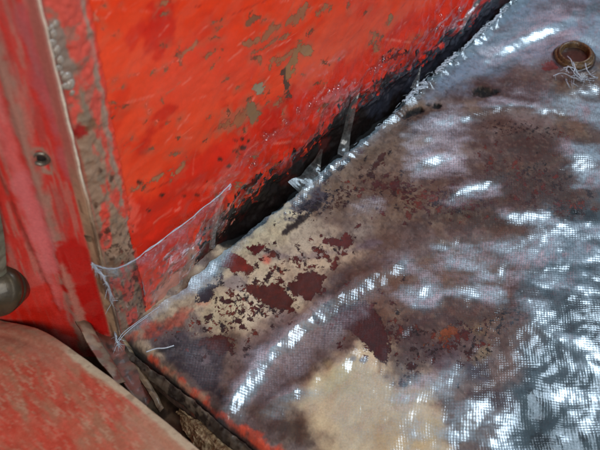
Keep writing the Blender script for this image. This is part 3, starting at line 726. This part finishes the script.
def ribbon(name, top, bot, mat, parent, rgbs, n=90, m=7, seed=0, bulge=.0, noise=.0006, wet=.3, thick=.0009, extra=None, single=False):
    """a bent metal or cloth strip between two edge polylines (3-D points)"""
    A, B = spline(top, n), spline(bot, n); t = np.linspace(0, 1, m)
    P = A[:, None] * (1 - t[None, :, None]) + B[:, None] * t[None, :, None]
    nr = np.cross(np.gradient(A, axis=0), B - A); nr /= np.linalg.norm(nr, axis=1)[:, None] + 1e-9
    nr *= np.sign((nr * (CAM - A)).sum(1))[:, None]
    L = np.r_[0, np.cumsum(np.linalg.norm(np.diff((A + B) / 2, axis=0), axis=1))] * 1000
    LA, TB = np.meshgrid(L, t * np.linalg.norm(B - A, axis=1).mean() * 1000, indexing='ij')
    P = P + nr[:, None] * (bulge * np.sin(math.pi * t)[None, :, None] + noise * fbm(LA, TB, 7, seed, 3)[..., None])
    u, v = proj(P); p = Paint(u, v, LA, TB, rgbs[0])
    if len(rgbs) > 1: p.lay(sstep(-.1, .4, p.N(12, seed + 1)), rgbs[1], .85)
    if len(rgbs) > 2: p.lay(sstep(.2, .5, p.N(5, seed + 2)), rgbs[2], .85)
    at = {'Col': p.c, 'Wet': np.full(u.shape, wet), 'MilkGlare': np.full(u.shape, .3) if extra is None else extra(p, t), 'Warp': warp(LA / 1000, TB / 1000)}
    if single: return child(put_obj(name, grid_mesh(name, P, at), mat), parent)
    Q = np.concatenate([P, (P - nr[:, None] * thick)[:, ::-1], P[:, :1]], 1)
    at = {k: np.concatenate([a, a[:, ::-1], a[:, :1]], 1) for k, a in at.items()}
    o = put_obj(name, grid_mesh(name, Q, at), mat); 
    return child(o, parent)
TAN3 = ((112, 94, 74), (146, 124, 96), (62, 48, 38))
# flange running on down from the jamb's lip, across the gutter
ribbon('flange', [jam(84,236,-.006), flo(106,312,.006), flo(120,345,-.004), flo(150,395,-.010), flo(160,412,-.012)],
       [jam(96,234,-.005), flo(117,312,.004), flo(131,347,-.006), flo(156,392,-.012), flo(164,408,-.014)], MAT_JAMB, body, TAN3, seed=201, bulge=.0016)
ribbon('flange', [flo(66,296,.030), flo(78,325,.026), flo(96,356,.018), flo(118,384,.008)],
       [flo(76,292,.026), flo(90,322,.020), flo(108,352,.010), flo(126,382,.002)], MAT_JAMB, body, ((112, 90, 74), (138, 112, 92), (110, 54, 42)), seed=205, bulge=.0012, wet=.1)
ribbon('flange', [flo(112,318,.004), flo(128,352,-.004), flo(146,384,-.010), flo(152,398,-.012)],
       [flo(90,318,.012), flo(106,356,.004), flo(130,392,-.006), flo(146,408,-.010)], MAT_JAMB, body, ((112, 62, 50), (98, 82, 68), (60, 44, 36)), seed=209, bulge=-.002, wet=.1)
# outer lip of the floor pan along the gutter
lipP = [(116,336),(136,358),(160,376),(190,398),(220,424),(252,450),(300,490)]
lipB = [(112,344),(130,366),(156,386),(186,408),(214,434),(244,460),(292,500)]
ribbon('floor_edge', [flo(a, b, -.003) for a, b in lipP], [flo(a, b, -.010) for a, b in lipB], MAT_JAMB, body, ((66, 58, 52), (104, 92, 80), (34, 26, 24)), n=200, m=14, seed=213, bulge=.0008, noise=.0013, wet=.5)

# bracket at the far left behind the bolt
ribbon('bracket', [jam(-30,120,-.008), jam(-8,185,-.009), jam(4,235,-.010), jam(8,300,-.010)], [jam(-60,130,-.010), jam(-30,190,-.012), jam(-14,240,-.013), jam(-10,305,-.013)],
       MAT_JAMB, body, ((104, 106, 92), (122, 122, 108), (80, 74, 62)), seed=221, bulge=.002)

# ------------------------------------------------------------------ fibreglass cloth
cloth = empty('fibreglass_cloth', (.25, -.15, 0), 'wet resin-soaked woven fibreglass cloth laid over the rusty floor, frayed along the panel', 'cloth')
# sheet: warped grid whose back row follows the frayed edge
nx = 560; ny = 330
xs = np.linspace(-.0055, .74, nx); tv = np.linspace(0, 1, ny) ** 1.0
edge = np.interp(xs, CRX, CRY) + .0016 * fbm(xs * 1000, 0 * xs, 18, 300, 4) + .0008 * fbm(xs * 1000, 0 * xs, 4, 301, 3)
X = np.repeat(xs[None], ny, 0); Y = edge[None] * (1 - tv[:, None]) + (-.40) * tv[:, None]
Z = relief(X, Y)
dE = (edge[None] - Y)
# turned-up, crinkled selvedge along the panel
curl = np.interp(xs, [0, .05, .11, .14, .2, .3, .36, .42, .5, .76], [.001, .001, .001, .0015, .002, .003, .0045, .006, .006, .005])
Z = Z + curl[None] * np.exp(-(dE / .0065) ** 2) * (1 + .45 * fbm(X * 1000, Y * 1000, 11, 302, 3)) + .0004
u, v = proj(np.stack([X, Y, Z], -1))
p = Paint(u, v, X * 1000, Y * 1000, (0, 0, 0))
glare = np.full(u.shape, -40.0)  # outlines of highlights on the sheet, painted in as paler, shinier cloth
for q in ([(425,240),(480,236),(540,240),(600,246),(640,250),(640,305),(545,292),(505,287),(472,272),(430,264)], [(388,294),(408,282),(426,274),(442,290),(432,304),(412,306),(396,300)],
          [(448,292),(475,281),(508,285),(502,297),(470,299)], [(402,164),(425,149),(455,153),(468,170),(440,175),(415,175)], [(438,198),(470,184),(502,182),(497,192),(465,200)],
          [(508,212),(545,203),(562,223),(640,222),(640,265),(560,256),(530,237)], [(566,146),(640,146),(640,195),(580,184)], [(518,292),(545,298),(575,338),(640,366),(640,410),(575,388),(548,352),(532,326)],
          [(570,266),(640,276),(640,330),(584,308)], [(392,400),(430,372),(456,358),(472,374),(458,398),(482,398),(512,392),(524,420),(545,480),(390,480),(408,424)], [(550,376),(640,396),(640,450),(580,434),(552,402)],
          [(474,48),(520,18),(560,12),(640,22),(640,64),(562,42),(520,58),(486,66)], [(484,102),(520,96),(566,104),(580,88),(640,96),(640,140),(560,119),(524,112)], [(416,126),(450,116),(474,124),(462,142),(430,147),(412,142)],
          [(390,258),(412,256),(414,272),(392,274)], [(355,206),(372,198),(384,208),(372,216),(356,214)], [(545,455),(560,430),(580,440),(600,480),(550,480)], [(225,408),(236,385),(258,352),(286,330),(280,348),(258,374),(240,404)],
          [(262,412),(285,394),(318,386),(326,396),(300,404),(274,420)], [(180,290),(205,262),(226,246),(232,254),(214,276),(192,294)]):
    glare = np.maximum(glare, np.minimum(p.poly(q), 7))
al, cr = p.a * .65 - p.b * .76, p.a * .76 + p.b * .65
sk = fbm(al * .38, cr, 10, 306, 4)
glare = glare + 7.5 * sk + 5.0 * fbm(al * .6, cr, 26, 307, 3) - 7.5 * sstep(-10, 30, p.poly([(520,280),(640,250),(640,480),(380,480),(400,400),(470,350)]))
milk = .008 + .010 * sstep(-.2, .6, p.N(50, 303)) + .34 * sstep(-6, 9, glare) * (.75 + .55 * fbm(al * .5, cr, 10, 308, 4)) + .03 * sstep(-18, 2, glare)
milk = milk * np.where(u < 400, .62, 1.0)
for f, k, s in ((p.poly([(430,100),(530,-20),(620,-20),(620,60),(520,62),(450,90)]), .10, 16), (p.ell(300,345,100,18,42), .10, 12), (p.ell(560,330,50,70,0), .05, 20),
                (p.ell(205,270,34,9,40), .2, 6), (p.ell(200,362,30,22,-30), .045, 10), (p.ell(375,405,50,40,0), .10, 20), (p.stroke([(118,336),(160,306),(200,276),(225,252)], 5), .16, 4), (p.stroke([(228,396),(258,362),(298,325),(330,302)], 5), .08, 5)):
    milk = milk + k * p.mask(f, s, s * .8, 16, 304)  # milkier areas, plus crease and ridge highlights painted in pale
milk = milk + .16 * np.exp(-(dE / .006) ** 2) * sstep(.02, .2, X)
torn = np.zeros(u.shape)
for f in (p.poly([(472,89),(482,86),(497,92),(488,96),(474,94)]), p.ell(437,105,3.6,1.8,10), p.poly([(402,116),(408,110),(422,106),(424,110),(414,113),(404,118)])):
    torn = np.maximum(torn, p.mask(f + 1.6, .8, 1.6, 5, 130))
for f in ((474,91,26,10),(437,105,9,6),(412,112,18,9)):
    milk = milk * (1 - .95 * p.mask(p.ell(*f), 3, 2, 8, 305))
milk = np.clip(milk, .008, .85)
child(put_obj('cloth_sheet', grid_mesh('cloth_sheet', np.stack([X, Y, Z], -1), {'MilkGlare': milk, 'Warp': warp(X, Y)}, flip=True, drop=torn > .5), MAT_CLOTH), cloth)

# corner flap standing up against the side panel and lapping onto the jamb
def flap_milk(p, t): return np.clip(.012 + .04 * sstep(.0, .7, p.N(16, 311)) + .14 * np.exp(-(t[None] / .16) ** 2) * (1 + .4 * p.N(9, 312)), .02, .6) + 0 * p.u
topE = [jam(93,264,-.022), jam(104,268,-.018), wal(120,267,-.014), wal(142,255,-.012), wal(166,237,-.011), wal(196,214,-.010), wal(216,198,-.010), wal(231,184,-.009)]
botE = [jam(108,292,-.016), flo(112,322,.010), flo(120,334,.009), flo(140,318,.009), flo(162,302,.009), flo(180,288,.008), wal(198,258,-.008), wal(212,226,-.008), wal(225,197,-.008)]
ribbon('corner_flap', topE, botE, MAT_FLAP, cloth, ((0, 0, 0),), n=160, m=48, seed=310, bulge=-.003, noise=.0020, extra=flap_milk, single=True)

# loose strips and spikes
def strip(pts3, w0, w1, seed, tw=0.0, milk=.45):
    P = spline(pts3, 60); tg = np.gradient(P, axis=0); tg /= np.linalg.norm(tg, axis=1)[:, None]
    vw = CAM - P; sd = np.cross(tg, vw); sd /= np.linalg.norm(sd, axis=1)[:, None]; up = np.cross(sd, tg)
    s = np.linspace(0, 1, 60); a = tw * (s - .5) * 2
    sd = sd * np.cos(a)[:, None] + up * np.sin(a)[:, None]
    w = (w0 * (1 - s) + w1 * s) * (1 + .10 * np.sin(s * 13 + seed))
    ribbon('loose_strip', P[::4] - sd[::4] * w[::4, None] / 2, P[::4] + sd[::4] * w[::4, None] / 2, MAT_STRIP, cloth, ((0, 0, 0),), n=70, m=9, seed=seed, bulge=.0008, noise=.0004, single=True,
           extra=lambda p, t: np.clip(milk * (1 + .6 * p.N(5, seed)), .02, .8))
strip([flo(342,157,.005), flo(344,148,.006), wal(347,132,-.006), wal(351,114,-.006), wal(355,100,-.0065), wal(360,90,-.006)], .0100, .0030, 320, .5, .10)
strip([flo(298,192,.004), flo(308,180,.006), wal(316,165,-.005), wal(323,146,-.006)], .022, .0010, 321, .2, .07)
strip([flo(212,248,.010), wal(214,230,-.009), wal(219,205,-.008), wal(226,188,-.008)], .0042, .0036, 322, .3, .14)
strip([flo(414,90,.010), wal(417,80,-.009), wal(421,64,-.005)], .0080, .0010, 323, .3, .08)
strip([wal(461,34,-.005), wal(465,18,-.008), wal(474,4,-.007), wal(480,-14,-.006)], .004, .010, 324, .6, .14)

# frayed selvedge: braided loops and stray filaments
r4 = np.random.default_rng(9)
cp = spline([flo(a, b, .008) for a, b in CREASE], 600)
def at_crease(px): # parameter of the crease where it passes photo column px
    uu, _ = proj(cp); return int(np.argmin(np.abs(uu - px)))
items = []
def tuft(px, n, L, r=.00028, spread=1.0):
    for _ in range(n):
        i = min(max(at_crease(px + r4.normal(0, 6)), 2), 596); b = cp[i] + np.array([0, r4.normal(0, .0012), r4.normal(-.001, .0012)])
        d = np.array([r4.normal(.9, .5), r4.normal(-.05, .30), r4.normal(.02, .16)]) * spread; d /= np.linalg.norm(d) + 1e-6
        l = L * r4.uniform(.4, 1.2); k = np.array([r4.normal(), r4.normal(), r4.normal()]) * l * .25
        items.append((spline([b, b + d * l * .5 + k * .5, b + d * l + np.array([0, 0, -l * .15])], 7), np.linspace(r, r * .5, 7)))
for px, n, L in ((410,26,.014),(418,24,.014),(424,16,.012),(436,8,.010),(446,22,.014),(454,16,.013),(470,6,.010),(480,12,.012),(494,8,.011),(506,8,.010),(395,5,.008),(380,3,.008),(350,3,.007),(300,2,.006)):
    tuft(px, max(1, n // 2), L * .9, .0002)
o = put_obj('edge_fringe', tubes('edge_fringe', items, 4), MAT_FIBRE); o['kind'] = 'stuff'; child(o, cloth)
# looped braid rope along parts of the edge
def braid(px0, px1, r, seed):
    i0, i1 = at_crease(px0), at_crease(px1); base = cp[i0:i1 + 1]; base = spline(base[::max(1, len(base) // 10)], 80)
    L = np.r_[0, np.cumsum(np.linalg.norm(np.diff(base, axis=0), axis=1))]; it = []
    for k in range(4):
        ph = L / .0065 * 2 * math.pi / 2 + k * math.pi / 2
        rr = r * np.clip(.8 + .8 * fbm(L * 1000, 0 * L, 6, 700 + seed, 3), .15, 1.7)
        off = np.stack([.3 * rr * np.sin(ph * 1.7), rr * np.cos(ph), .7 * rr * np.sin(ph)], -1) + .0012 * np.stack([fbm(L * 1000, 0 * L + 7 * k, 5, 710 + seed + k + q, 3) for q in range(3)], -1)
        it.append((base + off, np.full(80, r * .42) * np.r_[.3, .7, np.ones(76), .7, .3]))
    child(put_obj('edge_braid', tubes('edge_braid', it, 6), MAT_FIBRE), cloth)
braid(404, 426, .0019, 1); braid(436, 458, .0017, 2); braid(462, 512, .0011, 3)

# frayed left edge of the flap
items = []
fe = spline([jam(92,263,-.022), jam(102,276,-.020), jam(110,292,-.016), flo(113,318,.012), flo(116,338,.009), flo(119,346,.004)], 120)
for i in range(0, 118, 1):
    for _ in range(int(r4.integers(0, 2 + (i < 14) + (i > 90)))):
        d = np.array([r4.normal(-.1, .5), r4.normal(-.3, .4), r4.normal(-.4, .5)]); l = .005 * r4.uniform(.3, 1.4)
        items.append((spline([fe[i], fe[i] + d * l * .5, fe[i] + d * l + np.array([0, 0, -.001])], 5), np.linspace(.00020, .00010, 5)))
for k in range(3): items.append((fe + .0006 * np.stack([fbm(np.arange(120.) * 1.0, np.zeros(120) + 9 * k + j, 9, 400 + k + j, 2) for j in range(3)], -1), np.full(120, .00045)))
te = spline(topE, 120)
for k in range(2): items.append((te + .0005 * np.stack([fbm(np.arange(120.), np.zeros(120) + 5 * k + j, 8, 420 + k + j, 2) for j in range(3)], -1), np.full(120, .00035)))
o = put_obj('flap_fringe', tubes('flap_fringe', items, 4), MAT_FIBRE); o['kind'] = 'stuff'; child(o, cloth)

# single loose strands lying on the cloth
def strand(uv, z, r):
    pts = []
    for a, b in uv:
        q = flo(a, b, z); pts.append(q)
    child(put_obj('loose_strand', tubes('loose_strand', [(spline(pts, 24), np.full(24, r))], 6), MAT_FIBRE), cloth)
zs_ = float(relief(np.array([[flo(160, 349)[0]]]), np.array([[flo(160, 349)[1]]]))[0, 0])
strand([(146,352),(156,348.6),(165,348),(174,345.5)], zs_ + .0012, .0005)
for uv in ([(118,340),(124,332),(140,320),(160,306)], [(117,344),(123,336),(134,326),(148,316)]): strand(uv, .005, .00028)

# frayed threads at the bush
items = []
def thread(uvz, r=.0004): items.append((spline([flo(a, b, z) for a, b, z in uvz], 14), np.linspace(r, r * .6, 14)))
for q in ([(567,56,.012),(571,60,.014),(573,66,.010),(578,76,.003)], [(573,62,.012),(577,72,.008),(584,80,.003)], [(563,68,.010),(570,67,.012),(577,70,.010)], [(566,72,.008),(568,66,.012),(573,71,.011)],
          [(585,63,.010),(587,70,.008),(592,76,.003)], [(553,76,.003),(562,73,.005),(572,77,.004)], [(570,77,.004),(580,79,.004),(594,81,.002)], [(575,68,.012),(574,73,.010),(580,78,.005)],
          [(589,74,.004),(594,77,.003),(598,78,.002)], [(560,71,.006),(565,69,.010),(569,73,.010)]): thread(q, .00055)
for _ in range(36):
    a, b = r4.normal(575, 10), r4.normal(76, 3.5); t = r4.normal(-.6, .7); l = r4.uniform(4, 12)
    thread([(a, b, .002), (a + l * .5 * math.cos(t), b - l * .5 * math.sin(t), .006), (a + l * math.cos(t), b - l * math.sin(t), .002)], .00028)
o = put_obj('frayed_threads', tubes('frayed_threads', items, 5), MAT_FIBRE); o['kind'] = 'stuff'; child(o, cloth)

# ------------------------------------------------------------------ rusty threaded bush poking through the cloth
MAT_OCHRE = plain('ochre_rust', (104, 78, 42), .5, .1, .3, 420, (50, 30, 18), 1.0, coat=.35)
MAT_BLACK = plain('blackened_steel', (34, 24, 20), .4, .3, .3, 300, (60, 34, 22), coat=.4)
bc = flo(573.5, 60, .0)
bz = float(relief(np.array([[bc[0]]]), np.array([[bc[1]]]))[0, 0])
bc = np.array([bc[0], bc[1], bz - .002])
bush = empty('threaded_bush', tuple(bc), 'rusty ochre threaded bush ring poking up through the frayed cloth', 'bush')
ax = (-.10, .04, 1)
flg = lathe('flange', [(.0185, 0), (.0200, .003), (.0200, .0062), (.0188, .0072), (.0150, .0072)], bc, ax, 48, .012, 2)
child(put_obj('collar', flg, MAT_BLACK), bush)
rg = [(.0150, .0050), (.0182, .0062), (.0186, .0080), (.0180, .0098), (.0170, .0104), (.0166, .0098), (.0160, .0100), (.0155, .0122), (.0150, .0130), (.0140, .0134), (.0128, .0118), (.0122, .0090), (.0120, .0050)]
child(put_obj('ring', lathe('ring', rg, bc, ax, 48, .022, 5), MAT_OCHRE), bush)
child(put_obj('bore', lathe('bore', [(.0119, .0050), (.0096, .0060), (.0088, .0072), (.0076, .0070), (.0070, .0010), (.001, .0005)], bc, ax, 40, .02, 1), MAT_DARK), bush)

# ------------------------------------------------------------------ dome-headed bolt at the far left
MAT_DOME = plain('greasy_grey_metal', (72, 62, 44), .38, .35, .3, 120, (48, 42, 32), .3, coat=.2)
kc = jam(-6, 288, -.012)
bolt = empty('dome_bolt', tuple(kc), 'greasy grey dome-headed bolt on the red jamb above the sill', 'bolt')
axk = np.array([-.60, -.45, .66])
dome = [(.0178, -.012), (.0188, -.004), (.0190, .000), (.0184, .0030), (.0166, .0058), (.0150, .0066), (.0140, .0072), (.0112, .0092), (.0070, .0106), (.0020, .0110)]
child(put_obj('head', lathe('head', dome[2:], kc, axk, 56, .004, 1), MAT_DOME), bolt)
child(put_obj('shank', lathe('shank', [(.0178, -.020), (.0186, -.008), (.0189, -.0003)], kc, axk, 56, .004, 2), MAT_DOME), bolt)

# ------------------------------------------------------------------ crumbly filler lump in the gutter
MAT_FOAM = plain('crumbly_tan_filler', (176, 150, 114), .85, 0, .3, 420, (112, 86, 60), .9)
fl = [(178,410),(192,424),(208,438),(230,456),(262,484)]
NA, NB = 320, 70
FA = spline([flo(a, b, -.016) for a, b in fl], NA)
t = np.linspace(-1, 1, NB)
P = np.zeros((NA, NB, 3))
FL = np.r_[0, np.cumsum(np.linalg.norm(np.diff(FA, axis=0), axis=1))] * 1000
A, B = np.meshgrid(FL, t * 12, indexing='ij')
for j, q in enumerate(t):
    P[:, j] = FA + np.array([1, .1, 0]) * q * .012 * np.minimum(1, np.linspace(.05, 2, NA))[:, None] + np.array([0, 0, 1]) * (.007 * (1 - q * q) - .004) * np.minimum(1, np.linspace(.05, 2.5, NA))[:, None]
P[..., 2] += .0016 * fbm(A, B, 5, 500, 4) + .0012 * fbm(A * .3, B, 3, 502, 3); P[..., 0] += .0020 * fbm(A, B, 10, 501, 3)
P[0] = P[0].mean(0) - np.array([0, 0, .006]); P[-1, :, 2] -= .006
fo = put_obj('filler_lump', grid_mesh('filler_lump', P, flip=False), MAT_FOAM)
fo['label'] = 'crumbly tan filler wedged in the gutter between sill and floor'; fo['category'] = 'filler'

# ------------------------------------------------------------------ resin runs on the low part of the side panel
s = M('clear_resin'); g = s.n('ShaderNodeBsdfGlossy'); g.inputs['Roughness'].default_value = .06; g.inputs['Color'].default_value = (1, 1, 1, 1)
tr = s.n('ShaderNodeBsdfTransparent'); tr.inputs[0].default_value = (.95, .9, .86, 1); fr = s.n('ShaderNodeFresnel'); fr.inputs['IOR'].default_value = 1.55
mx = s.n('ShaderNodeMixShader'); s.l(fr.outputs[0], mx.inputs[0]); s.l(tr.outputs[0], mx.inputs[1]); s.l(g.outputs[0], mx.inputs[2]); s.l(mx.outputs[0], s.out.inputs[0])
nb = s.bump(s.noise(420, 2, .6), .4, .001); s.l(nb, g.inputs['Normal']); MAT_RESIN = s.m
V, F = [], []
r5 = np.random.default_rng(12)
for cu, cv, n, sp in ((316,98,7,7),(330,92,6,5),(288,122,6,6),(298,112,4,4),(338,88,4,4),(270,134,3,5),(372,72,5,5),(388,60,5,5),(440,22,6,6),(462,8,4,5),(250,162,4,5),(360,84,4,5)):
    for _ in range(n):
        a, b = cu + r5.normal(0, sp), cv + r5.normal(0, sp * .6)
        blob(wal(a, b, -.006 - .002 * r5.random()), r5.uniform(.001, .0030), (r5.normal(0, .3), -1, r5.normal(.2, .3)), r5.uniform(.5, .9))
ro = put_obj('resin_drips', poly_mesh('resin_drips', V, F), MAT_RESIN)
ro['kind'] = 'stuff'; ro['label'] = 'clear wet resin beads along the foot of the red panel'; ro['category'] = 'resin'
